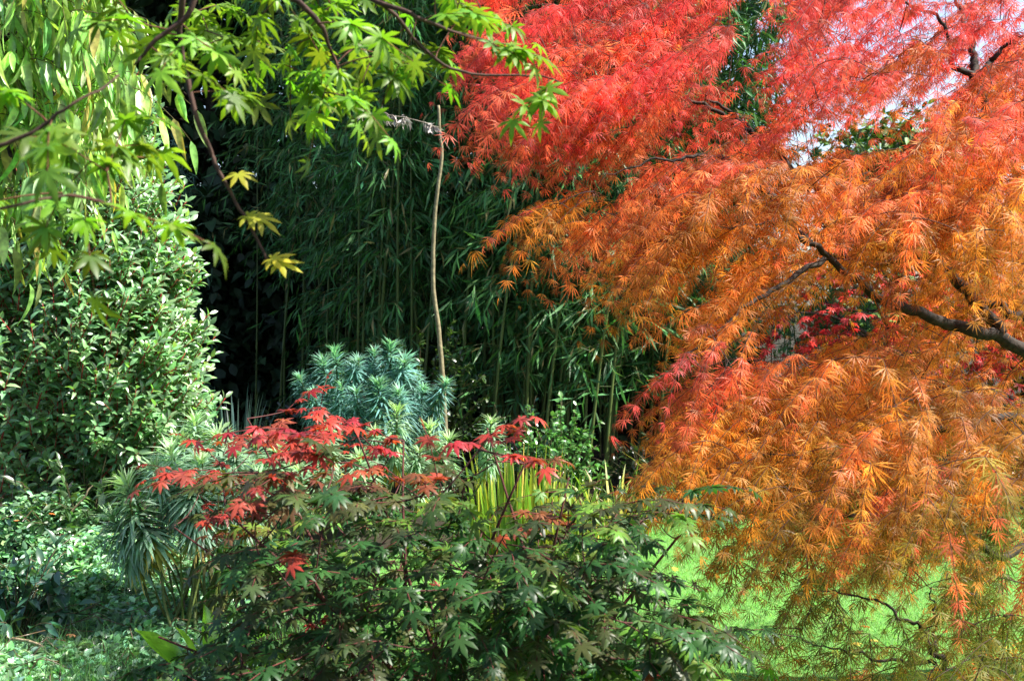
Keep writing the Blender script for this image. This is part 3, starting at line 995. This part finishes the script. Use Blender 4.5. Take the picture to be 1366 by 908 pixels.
# ================================================================== BAMBOO
def bamboo(kind, H, bare, r, lean, nl, leafcol, seed):
    t = thing("bamboo_cane", "slender bamboo cane standing among many others in the dark thicket", "bamboo", (0, 0, 0), "canes of the dark bamboo thicket")
    k = 22
    z = np.linspace(0, 1, k)
    bend = lean * (z * .5 + z ** 3 * .8)
    a = seed * 1.7
    wob = np.column_stack([np.sin(z * 5 + a) * .03, np.cos(z * 4 + a) * .03, np.zeros(k)])
    path = np.column_stack([bend * H, np.zeros(k), z * H * (1 - .12 * abs(lean))]) + wob
    path[0, 2] = -.05
    cm = MB()
    # node rings: resample finely and swell at the nodes
    fine = resample(path, 90)
    s = np.linspace(0, H, 90)
    rr = r * (1 - .75 * s / H) * np.where(np.arange(90) % 5 == 0, 1.16, 1.0)
    cm.tubes(fine, rr[None], 6, (0.085, 0.12, 0.035))
    cm.build("culm", M["culm"], t)
    fm = MB()
    bases, dirs, Ls = [], [], []
    for i in range(2, 90, 3):
        if s[i] < bare:
            continue
        for j in range(3):
            ang = rng.uniform(0, 2 * math.pi)
            dd = np.array([math.cos(ang), math.sin(ang), rng.uniform(.1, .8)])
            bases.append(fine[i])
            dirs.append(dd)
            Ls.append(rng.uniform(.35, .85) * np.interp(s[i] / H, [0, .5, 1], [.8, 1, .55]))
    bases, dirs, Ls = np.array(bases), norm(np.array(dirs)), np.array(Ls)
    n = len(bases)
    seg = np.linspace(0, 1, 6)
    ln = bases[:, None] + dirs[:, None] * (Ls[:, None] * seg)[:, :, None] - UP * (Ls[:, None] * .45 * seg ** 2)[:, :, None]
    fm.tubes(ln, np.linspace(.004, .0015, 6)[None], 3, (0.06, 0.09, 0.025))
    Ts, Ds = [], []
    for q in range(nl):
        f = np.clip((.45, .72, 1.0)[q % 3] + rng.normal(0, .025, n), .2, 1.02)
        pos = bases + dirs * (Ls * f)[:, None] - UP * (Ls * .45 * f ** 2)[:, None]
        tan = norm(dirs - UP * (.9 * f)[:, None])
        Ts.append(pos + rv(n, .015))
        Ds.append(norm(tan * .8 + rv(n, .4) - UP * .5))
    T, D = np.vstack(Ts), np.vstack(Ds)
    m = len(T)
    multi(fm, BAMB, T, D, norm(UP * .6 + rv(m, .5)), rng.uniform(.11, .25, m), np.where((rng.uniform(0, 1, m) < .05)[:, None], [.28, .24, .10], jitter(leafcol, m, .35, .12)))
    fm.build("foliage", M["bamboo"], t)
    return t


LEAFC = (0.07, 0.18, 0.06)
protos = [bamboo("a", 6.0, 1.7, .018, .10, 12, LEAFC, 1), bamboo("b", 6.6, 2.3, .016, .05, 12, LEAFC, 2), bamboo("c", 5.6, 1.2, .017, .16, 11, LEAFC, 3),
          bamboo("d", 6.3, 2.9, .014, .02, 12, LEAFC, 4), bamboo("e", 5.2, .9, .016, .2, 12, LEAFC, 5), bamboo("f", 6.2, 3.0, .02, .1, 13, LEAFC, 6)]
LOWP, HIGHP = [0, 2, 4], [1, 3, 5]
used = set()


def place_cane(i, x, y, rz, sc=1.0, label=None, group=True):
    if i not in used:
        used.add(i)
        o = protos[i]
        o.location = (x, y, 0)
        o.rotation_euler = (0, 0, rz)
        o.scale = (sc, sc, sc)
        if label:
            o["label"] = label
    else:
        o = copy_tree(protos[i], (x, y, 0), rz, sc, label)
    if not group and "group" in o:
        del o["group"]
    if group and not label:
        o["label"] = "slender bamboo cane standing among many others in the dark thicket"
        o["group"] = "canes of the dark bamboo thicket"
    return o


rb = random.Random(11)
# thicket: pixel column -> allowed depth range (dark hollow on the left, leafy mass from the middle to the right)
cnt = 0
for _ in range(125):
    u = rb.uniform(-.62, 1)
    px = 560 + u * 390
    if px < 430:
        if rb.random() < .35:
            continue
        dmin, pool = 12.4, HIGHP
    elif px < 640:
        dmin, pool = 10.2, (LOWP + HIGHP)
    else:
        dmin, pool = 10.0, LOWP + [1]
    d = dmin + abs(rb.gauss(0, 1.5))
    x = (px - 683) / FPX * d
    place_cane(rb.choice(pool), x, d, rb.uniform(-1, 1) if rb.random() < .6 else rb.uniform(0, 6.28), rb.uniform(.82, 1.02))
    cnt += 1
# canes one can single out at the front
for (px, d, i, rz, lab) in [(646, 9.6, 4, .2, "pale green bamboo cane just right of the dry cane, rising almost straight"),
                            (693, 9.7, 0, .1, "olive bamboo cane standing second to the right of the dry cane"),
                            (725, 9.5, 2, .3, "olive bamboo cane leaning gently in the middle of the bamboo front row"),
                            (785, 9.3, 2, -.1, "thick olive bamboo cane leaning behind the light green leafy bush"),
                            (800, 9.5, 4, .15, "most slanted bamboo cane, beside the thick olive one behind the light green bush"),
                            (870, 9.8, 4, -.2, "bamboo cane at the edge of the thicket nearest the orange maple")]:
    place_cane(i, (px - 683) / FPX * d, d, rz, 1.0, lab, False)
# sunlit bamboo seen through the orange maple
for k in range(16):
    d = 12.5 + rb.uniform(0, 3.5)
    px = rb.uniform(930, 1240)
    o = place_cane(rb.choice(LOWP), (px - 683) / FPX * d, d, rb.uniform(0, 6.28), rb.uniform(.55, .72))
    o["label"] = "sunlit bamboo cane in the bright gap behind the orange maple"
    o["group"] = "sunlit canes behind the orange maple"


# ================================================================== BACKGROUND TREES
def evergreen(label, loc, H, R, n, col, leafsize, group=None, base_z=.3, tms=OVAL, mat="evergreen", taper=.5):
    t = thing("evergreen_tree", label, "tree", loc, group)
    tr = MB()
    loc = np.array(loc, float)
    q = limb(tr, [loc - UP * .05, loc + np.array([.1, 0, H * .5]), loc + UP * H * .95], .14, .03, 8, 14, .02)
    z = rng.uniform(0, 1, 60)
    a = rng.uniform(0, 6.28, 60)
    rr = R * (1 - taper * z) * .8
    p0 = loc + UP * (base_z + z * (H * .95 - base_z))[:, None]
    p1 = p0 + np.stack([np.cos(a) * rr, np.sin(a) * rr, rr * .15], -1)
    tr.tubes(np.stack([p0, (p0 + p1) / 2 + UP * .08, p1], 1), np.linspace(.035, .008, 3)[None], 4, (0.035, 0.026, 0.02))
    tr.build("trunk", M["bark"], t)
    cl = 130
    z = rng.uniform(0, 1, cl)
    a = rng.uniform(0, 6.28, cl)
    rr = R * (1 - taper * z) * np.sqrt(rng.uniform(.15, 1, cl)) * rng.uniform(.8, 1.1, cl)
    cc = loc + np.stack([np.cos(a) * rr, np.sin(a) * rr, base_z + z * (H - base_z)], -1)
    k = rng.integers(0, cl, n)
    u = norm(rv(n)) * rng.uniform(.3, 1, (n, 1)) ** .5 * np.array([.55, .55, .35]) * (R / 1.6)
    T = cc[k] + u
    D = norm(u + UP * -.15 + rv(n, .3))
    fo = MB()
    multi(fo, tms, T, D, norm(UP + rv(n, .5)), rng.uniform(.7, 1.2, n) * leafsize, jitter(np.asarray(col) * np.exp(rng.normal(0, .2, cl))[k, None], n, .2, .08))
    fo.build("crown", M[mat], t)
    return t


k = 0
for (x, y, H, R) in [(-9.5, 16.5, 8.5, 2.3), (-7.0, 15.6, 8.5, 2.2), (-5.2, 17.2, 9, 2.2), (-4.3, 15.4, 8, 1.7), (-5.6, 15.0, 8, 1.7), (-3.2, 16.4, 8.5, 2.2), (-1.2, 17.0, 8.5, 2.2), (0.9, 16.6, 7.5, 2.1), (2.4, 18.0, 6.5, 1.9)]:
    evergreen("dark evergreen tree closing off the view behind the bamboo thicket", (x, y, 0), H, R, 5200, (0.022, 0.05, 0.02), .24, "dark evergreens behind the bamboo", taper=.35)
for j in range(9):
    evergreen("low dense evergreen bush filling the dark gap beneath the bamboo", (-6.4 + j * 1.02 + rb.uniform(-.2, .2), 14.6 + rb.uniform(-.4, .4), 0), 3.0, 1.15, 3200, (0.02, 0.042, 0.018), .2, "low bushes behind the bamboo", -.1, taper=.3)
evergreen("narrow feathery dark green conifer between the laurel and the bamboo", (-3.75, 11.2, 0), 3.3, .75, 6000, (0.03, 0.085, 0.055), .14, None, .4, NEED, taper=.6)
evergreen("unseen very tall dark conifer added beyond the right edge to shade the bamboo", (9.3, 11.6, 0), 22, 3.2, 15000, (0.022, 0.05, 0.02), .3, "unseen tall conifers added to shade the bamboo", .5, taper=.45)  # out-of-frame tree, added to keep direct sun off the bamboo
evergreen("unseen very tall dark conifer added beyond the right edge to shade the bamboo", (11.5, 14.6, 0), 23, 3.3, 13000, (0.022, 0.05, 0.02), .3, "unseen tall conifers added to shade the bamboo", .5, taper=.45)  # second added shade tree, farther back and also out of view
evergreen("sunlit pale green tree behind the orange maple under the bright sky", (7.2, 21, 0), 5.2, 2.0, 5000, (0.09, 0.17, 0.04), .2, None, 1.0)
evergreen("yellow green broad tree at the far end of the lawn", (9.5, 18, 0), 3.6, 1.8, 4500, (0.16, 0.17, 0.035), .18, None, .3)


def red_maple(label, loc, H, R, n, col):
    t = thing("red_maple", label, "tree", loc)
    loc = np.array(loc, float)
    tr = MB()
    wood = [limb(tr, [loc - UP * .05, loc + np.array([.05, 0, H * .35]), loc + np.array([0, .1, H * .6])], .06, .03, 7, 12, .01)]
    for j in range(8):
        a = j * .8
        wood.append(limb(tr, [wood[0][7], loc + np.array([math.cos(a) * R * .5, math.sin(a) * R * .5, H * .6]), loc + np.array([math.cos(a) * R * .9, math.sin(a) * R * .9, H * rng.uniform(.55, .9)])], .025, .006, 5, 10, .01))
    m = n // 7
    u = norm(rv(m)) * rng.uniform(.35, 1, (m, 1)) ** .6
    bp = loc + UP * H * .62 + u * np.array([R, R, H * .38])
    dirs = connect(tr, np.vstack(wood), bp, .006, .0025, .05, 5, 3, root=loc + UP * H * .4)
    dirs = norm(dirs + u * .6 - UP * .1)
    T, D, Nn, U, line = fronds(bp, dirs, rng.uniform(.15, .3, m), 3, .3, 60, .35, .3, .3)
    tr.build("trunk", M["bark"], t)
    fo = MB()
    multi(fo, PALM[:2], T, D, Nn, rng.uniform(.05, .08, len(T)), jitter(col, len(T), .2, .12))
    fo.build("crown", M["orange"], t)


red_maple("sunlit crimson maple glowing behind the branches of the orange maple", (3.5, 9.6, 0), 2.6, 1.3, 2600, (0.55, 0.05, 0.05))
red_maple("small golden maple at the right behind the crimson one", (5.2, 11.2, 0), 2.6, 1.3, 2200, (0.55, 0.33, 0.05))


# ================================================================== DRY CANE WITH WITHERED SIDE SHOOT
def dry_cane():
    b = P(600, 640, 8.7)
    b[2] = 0
    t = thing("dry_cane", "tall crooked dry cane with a withered side shoot in front of the bamboo", "plant stake", b)
    c = MB()
    top = P(585, 141, 8.7)
    pts = [b - UP * .05, P(590, 505, 8.7), P(585, 440, 8.7), P(578, 380, 8.7), P(579, 310, 8.7), P(582, 265, 8.7), P(590, 205, 8.7), P(587, 180, 8.7), top]
    limb(c, pts, .021, .011, 8, 50, .003, (0.20, 0.17, 0.10))
    c.build("cane", M["dry"], t)
    s = MB()
    q = limb(s, [P(590, 178, 8.7), P(572, 166, 8.65), P(545, 158, 8.6), P(515, 153, 8.55), P(480, 148, 8.5)], .006, .002, 5, 24, .004, (0.2, 0.17, 0.14))
    so_ = s.build("side_shoot", M["dry"], t)
    w = MB()
    n = 80
    k = np.clip(rng.normal([12, 17, 21, 7][0:1], 1, n), 2, 23)
    k = np.concatenate([rng.normal(c_, 1.1, 20) for c_ in (6, 13, 17, 21)])
    p = q[np.clip(k, 2, 23).astype(int)] + rv(n, .006)
    d = norm(np.array([.1, 0, -.9]) + rv(n, .45))
    multi(w, [lance(.13, .05, .3, 3, .4)], p, d, norm(rv(n)), rng.uniform(.06, .11, n), jitter((0.36, 0.32, 0.30), n, .2, .03))
    o = w.build("withered_leaves", M["withered"], so_)
    o.location = (0, 0, 0)
    # thin twig on the other side
    s2 = MB()
    limb(s2, [P(588, 180, 8.7), P(594, 190, 8.7), P(600, 200, 8.7)], .004, .002, 4, 8, .0, (0.2, 0.17, 0.14))
    s2.build("twig", M["dry"], t)


dry_cane()


# ================================================================== STRAP-LEAVED CLUMPS
def clump(name, label, cat, loc, n, h, w, spread, arch, cols, mat="grass", r0=.12):
    t = thing(name, label, cat, loc)
    loc = np.array(loc, float)
    mb = MB()
    a = rng.uniform(0, 6.28, n)
    rad = np.stack([np.cos(a), np.sin(a), np.zeros(n)], -1)
    b = loc + rad * (np.sqrt(rng.uniform(0, 1, n)) * r0)[:, None] - UP * .01
    hh = h * rng.uniform(.55, 1.1, n)
    out = spread * rng.uniform(.1, 1, n)
    ar = arch * rng.uniform(.2, 1.3, n)
    K = 7
    s = np.linspace(0, 1, K)
    path = b[:, None] + rad[:, None] * (out[:, None] * (s + s ** 2))[:, :, None] * hh[:, None, None] * .5 + UP * (hh[:, None] * (s - ar[:, None] * s ** 3))[:, :, None]
    sd = norm(np.cross(rad, UP) + rv(n, .5) * np.array([1, 1, .1]))
    ww = w * np.array([.7, .95, 1, .95, .8, .5, .05])
    V = np.stack([path - sd[:, None] * ww[None, :, None] / 2, path + sd[:, None] * ww[None, :, None] / 2], 2)
    idx = np.arange(K * 2).reshape(K, 2)
    F = np.concatenate([np.column_stack([idx[:-1, 0], idx[:-1, 1], idx[1:, 1]]), np.column_stack([idx[:-1, 0], idx[1:, 1], idx[1:, 0]])])
    F = F[None] + (np.arange(n) * K * 2)[:, None, None]
    cols = np.array(cols)
    C = jitter(cols[rng.integers(0, len(cols), n)], n, .15, .08)
    cc = np.repeat(C[:, None], K * 2, 1)
    mb.raw(V.reshape(-1, 3), F.reshape(-1, 3), cc.reshape(-1, 3))
    mb.build("blade", M[mat], t)
    return t


def gp(px, d):
    return np.array([(px - 683) / FPX * d, d, 0.0])


YG = [(0.30, 0.36, 0.06), (0.13, 0.24, 0.05), (0.45, 0.45, 0.12), (0.18, 0.30, 0.06)]
clump("iris_plant", "yellow and green striped iris with upright sword leaves behind the maple shrub", "plant", gp(690, 7.4), 120, .72, .028, .18, .05, YG, r0=.3)
clump("iris_plant", "smaller striped iris fan under the light green leafy bush", "plant", gp(745, 7.2), 80, .62, .026, .25, .1, YG, r0=.22)
clump("iris_plant", "striped iris with yellowing arching leaves at the lawn edge", "plant", gp(820, 7.9), 90, .65, .02, .7, .4, YG + [(0.5, 0.45, 0.2)], r0=.25)
clump("iris_plant", "dark blue green iris tuft in the shade left of the tall spurge", "plant", gp(312, 9.0), 90, 1.05, .02, .35, .2, [(0.05, 0.11, 0.09), (0.04, 0.09, 0.07)], r0=.2)
clump("iris_plant", "dark sword leaved tuft rising behind the pale sunlit spurge", "plant", gp(345, 7.6), 60, 1.0, .018, .3, .2, [(0.05, 0.12, 0.07)], r0=.18)
clump("grass_tuft", "yellowing ornamental grass tuft at the far lawn edge by the orange maple", "grass", gp(935, 8.8), 170, .6, .016, .7, .45, [(0.12, 0.2, 0.05), (0.3, 0.28, 0.09), (0.42, 0.33, 0.14), (0.09, 0.16, 0.04)], r0=.25)
clump("grass_tuft", "straw coloured grass tuft under the orange maple twigs", "grass", gp(1000, 8.9), 120, .5, .014, .7, .5, [(0.3, 0.28, 0.09), (0.15, 0.2, 0.05)], r0=.3)
clump("grass_tuft", "pale golden grass tuft in the middle of the orange maple foliage gap", "grass", gp(1130, 8.4), 170, .55, .014, .9, .6, [(0.45, 0.4, 0.12), (0.3, 0.32, 0.1)], r0=.4)
clump("grass_tuft", "loose arching grass tuft between the striped iris and the lawn", "grass", gp(870, 8.3), 90, .42, .012, .9, .6, [(0.2, 0.26, 0.09), (0.42, 0.4, 0.22)], r0=.3)


# ================================================================== SMALL SHRUBS
def leafy(name, label, loc, H, R, n, col, size, mat="cover", tms=OVAL, sprays=60):
    t = thing(name, label, "shrub", loc)
    loc = np.array(loc, float)
    st = MB()
    u = norm(rv(sprays) * np.array([1, 1, .8]))
    u[:, 2] = np.abs(u[:, 2])
    tip = loc + UP * H * .35 + u * np.array([R, R, H * .65]) * rng.uniform(.55, 1.05, (sprays, 1))
    s = np.linspace(0, 1, 7)[None, :, None]
    mid = loc * .5 + tip * .5 + UP * H * .18
    q = (1 - s) ** 2 * loc + 2 * s * (1 - s) * mid[:, None] + s * s * tip[:, None]
    st.tubes(q, np.linspace(.006, .002, 7)[None], 4, (0.07, 0.06, 0.03))
    st.build("stem", M["twig"], t)
    per = n // sprays
    f = rng.uniform(.3, 1, (sprays, per))
    ii = f * 6
    i0 = np.clip(ii.astype(int), 0, 5)
    fr = (ii - i0)[..., None]
    pos = q[np.arange(sprays)[:, None], i0] * (1 - fr) + q[np.arange(sprays)[:, None], i0 + 1] * fr
    T = pos.reshape(-1, 3)
    D = norm(np.repeat(u, per, 0) * .6 + rv(len(T), .6))
    fo = MB()
    multi(fo, tms, T, D, norm(UP + rv(len(T), .4)), rng.uniform(.7, 1.2, len(T)) * size, jitter(col, len(T), .2, .1))
    fo.build("foliage", M[mat], t)


leafy("leafy_bush", "light green small leaved bush at the foot of the leaning bamboo canes", gp(745, 8.6), 1.0, .42, 1700, (0.10, 0.25, 0.07), .055)
leafy("leafy_bush", "dark green bush behind the dry cane with tiny yellowish leaves", gp(560, 9.2), 1.75, .75, 3600, (0.04, 0.08, 0.02), .055)
leafy("leafy_bush", "low blue green bush in the shade below the bamboo canes", gp(690, 9.2), .95, .4, 800, (0.03, 0.10, 0.06), .06)
leafy("leafy_bush", "low dark bush in the shadow under the leaning bamboo", gp(860, 9.4), .6, .5, 900, (0.025, 0.05, 0.02), .06)
leafy("leafy_bush", "broad dark undergrowth bush below the hollow in the bamboo", gp(390, 10.6), .8, .7, 900, (0.02, 0.04, 0.02), .07)
leafy("leafy_bush", "tangled dark bush with pale leaf rosettes under the laurel", gp(110, 7.1), .85, .6, 900, (0.045, 0.10, 0.035), .09, "laurel", LAUREL)
leafy("leafy_bush", "dark broad leaved bush in the shade at the lower left corner", gp(15, 5.35), .5, .4, 420, (0.035, 0.10, 0.06), .10, "laurel", LAUREL, 40)
leafy("leafy_bush", "grey green bush seen low through the right side of the orange maple", gp(1270, 7.6), 1.2, .9, 2200, (0.06, 0.11, 0.05), .07)


# ================================================================== GROUND COVER (lower left)
def cover():
    n = 30000
    y = rng.uniform(4.4, 7.4, n)
    px = rng.uniform(-60, 330, n)
    x = (px - 683) / FPX * y
    bank = .11 + .30 * np.clip((y - 5.4) / 1.3, 0, 1) * np.clip((330 - px) / 160, 0, 1)
    hump = .7 + .5 * np.sin(x * 5.1 + 1) * np.sin(y * 4.3) + .2 * np.sin(x * 13) * np.sin(y * 11)
    z = bank * np.clip(hump, .25, 1.5) * rng.uniform(.45, 1.05, n) + .01
    T = np.column_stack([x, y, z])
    D = norm(rv(n) * np.array([1, 1, .45]) + np.array([.2, -.3, .1]))
    C = jitter((0.19, 0.37, 0.20), n, .35, .12)
    mb = MB()
    multi(mb, OVAL, T, D, norm(UP + rv(n, .4)), rng.uniform(.03, .065, n), C)
    # trailing stems
    m = 260
    s0 = T[rng.integers(0, n, m)]
    e = s0 + rv(m, .18) * np.array([1, 1, .25]) + UP * .03
    mb.tubes(np.stack([s0 - UP * .03, (s0 + e) / 2 + UP * .05, e], 1), .003, 3, (0.12, 0.08, 0.04))
    o = mb.build("ground_cover", M["cover"])
    tag(o, "carpet of small glossy periwinkle-like leaves on the bank below the laurel", "ground cover", kind="stuff")
    g = MB()
    n = 5500
    y = rng.uniform(4.3, 6.2, n)
    px = rng.uniform(-60, 420, n)
    xy = np.column_stack([(px - 683) / FPX * y, y])
    dens = .5 + .5 * np.sin(xy[:, 0] * 4 + xy[:, 1] * 2)
    kk = rng.uniform(0, 1, n) < .35 + .65 * dens
    xy = xy[kk]
    n = len(xy)
    blades(g, xy, rng.uniform(.06, .22, n), .007, .8, jitter((0.11, 0.24, 0.09), n, .35, .12))
    tag(g.build("wild_grass", M["grass"]), "loose wild grass in the shade at the lower left", "grass", kind="stuff")


cover()


# ================================================================== BROAD-LEAVED PLANT (lower left)
def broad_plant():
    b = np.array([-1.58, 4.95, 0])
    t = thing("hosta_plant", "low plant with broad shiny light green leaves catching the sun beside the maple shrub", "plant", b)
    tm = lance(.24, .07, .25, 6, .5)
    for (px, py, d, dx, dy, dz, s, c) in [(245, 905, 4.75, -.5, .35, .55, .34, (0.16, 0.36, 0.03)), (262, 890, 4.8, -.25, .1, .9, .2, (0.2, 0.4, 0.05)), (285, 900, 4.7, .6, -.2, .4, .26, (0.16, 0.36, 0.03)),
                                          (255, 908, 4.6, .1, -.6, .25, .24, (0.16, 0.36, 0.03)), (300, 885, 4.9, .5, .3, .5, .24, (0.12, 0.3, 0.03)), (235, 915, 4.6, -.7, -.2, .2, .22, (0.14, 0.32, 0.03)),
                                          (275, 880, 4.9, .1, .2, 1, .24, (0.14, 0.34, 0.03)), (320, 900, 4.7, .9, 0, .3, .22, (0.14, 0.34, 0.03))]:
        p = P(px, py, d)
        p[2] = max(p[2], .06)
        dv = norm(np.array([dx, dy, dz]))
        mb = MB()
        mb.leaves(tm, p[None], dv[None], norm(np.array([[.2, .15, 1.0]])), np.array([s]), np.array([c]))
        lf = mb.build("leaf", M["hosta"], t)
        st = MB()
        st.tubes(resample([b + np.append(rng.normal(0, .02, 2), 0), (b + p) / 2 + UP * .03, p], 8), np.linspace(.006, .004, 8)[None], 5, (0.14, 0.28, 0.04))
        s_ = st.build("stalk", M["twig"], lf)
        s_.location = (0, 0, 0)


broad_plant()


# ================================================================== STONE, FALLEN LEAVES, DEAD STICKS
def stone(label, loc, sx, sy, sz, seed):
    r = np.random.default_rng(seed)
    import bmesh
    bm = bmesh.new()
    bmesh.ops.create_icosphere(bm, subdivisions=3, radius=1)
    ph = r.uniform(0, 6, 6)
    for v in bm.verts:
        c = v.co
        k = 1 + .13 * math.sin(3 * c.x + ph[0]) * math.sin(3 * c.y + ph[1]) + .08 * math.sin(6 * c.z + ph[2] + 4 * c.x)
        v.co = Vector((c.x * k * sx, c.y * k * sy, max(c.z, -.6) * k * sz))
    me = bpy.data.meshes.new("stone")
    bm.to_mesh(me)
    bm.free()
    for p in me.polygons:
        p.use_smooth = True
    a = me.color_attributes.new("col", 'FLOAT_COLOR', 'POINT')
    for d in a.data:
        d.color = (.13, .13, .12, 1)
    me.materials.append(M["stone"])
    o = bpy.data.objects.new("stone", me)
    COL.objects.link(o)
    o.location = loc
    o.rotation_euler = (0, 0, r.uniform(0, 3))
    tag(o, label, "stone")


stone("flat grey stone half hidden in the wild grass", (-2.05, 5.1, .03), .12, .07, .05, 3)
stone("small rounded stone at the lower left in the grass", (-2.1, 4.75, .02), .08, .06, .04, 5)

lf_mesh = {}
for nm, c in (("yellow", (0.5, 0.36, 0.06)), ("orange", (0.5, 0.15, 0.03)), ("brown", (0.22, 0.11, 0.05))):
    mb = MB()
    mb.leaves(palmate(7, seed=4, droop=.25, wid=.18), np.zeros((1, 3)), np.array([[0, 1.0, 0]]), np.array([[0, 0, 1.0]]), np.array([.06]), np.array([c]))
    o = mb.build("fallen_leaf", M["withered"])
    lf_mesh[nm] = o
first = {}
spots = [(60, 660, .4, 6.8, "yellow"), (70, 690, .38, 6.6, "orange"), (120, 785, .1, 5.7, "yellow"), (165, 790, .1, 5.65, "orange"), (20, 690, .36, 6.5, "orange"), (95, 835, .08, 5.2, "brown"),
         (150, 700, .3, 6.4, "yellow"), (40, 740, .2, 6.0, "brown"), (210, 760, .06, 5.8, "yellow")]
for i in range(36):
    spots.append((None, None, .03, None, rb.choice(["yellow", "orange", "brown"])))
for px, py, z, d, nm in spots:
    src = lf_mesh[nm]
    if px is None:
        y = rb.uniform(4.8, 8.4)
        x = rb.uniform(.05, .42) * y
        z = .035
        where = "on the lawn"
    else:
        x, y, zz = P(px, py, d)
        z = z + .05
        where = "in the ground cover"
    o = src if nm not in first else src.copy()
    if nm in first:
        COL.objects.link(o)
    first[nm] = 1
    o.location = (float(x), float(y), z)
    o.rotation_euler = (rb.uniform(-.5, .3), rb.uniform(-.4, .4), rb.uniform(0, 6.28))
    o.scale = (rb.uniform(.45, .8),) * 3
    tag(o, f"{nm} fallen maple leaf lying {where}", "leaf", f"{nm} fallen leaves {where}")
for (a, b_, lab) in [((10, 850, 5.2), (75, 880, 5.0), "pale broken stick lying in the grass at the lower left"), ((60, 870, 5.1), (78, 895, 4.9), "short thick pale stick lying among the lower left grass"),
                     ((90, 690, 6.9), (125, 645, 6.9), "dry tan stem sticking out below the laurel")]:
    mb = MB()
    p0, p1 = P(*a), P(*b_)
    limb(mb, [p0, (p0 + p1) / 2 + np.array([0.02, 0, .03]), p1], .008, .004, 6, 10, .006, (0.35, 0.27, 0.17))
    tag(mb.build("dead_stick", M["dry"]), lab, "stick")
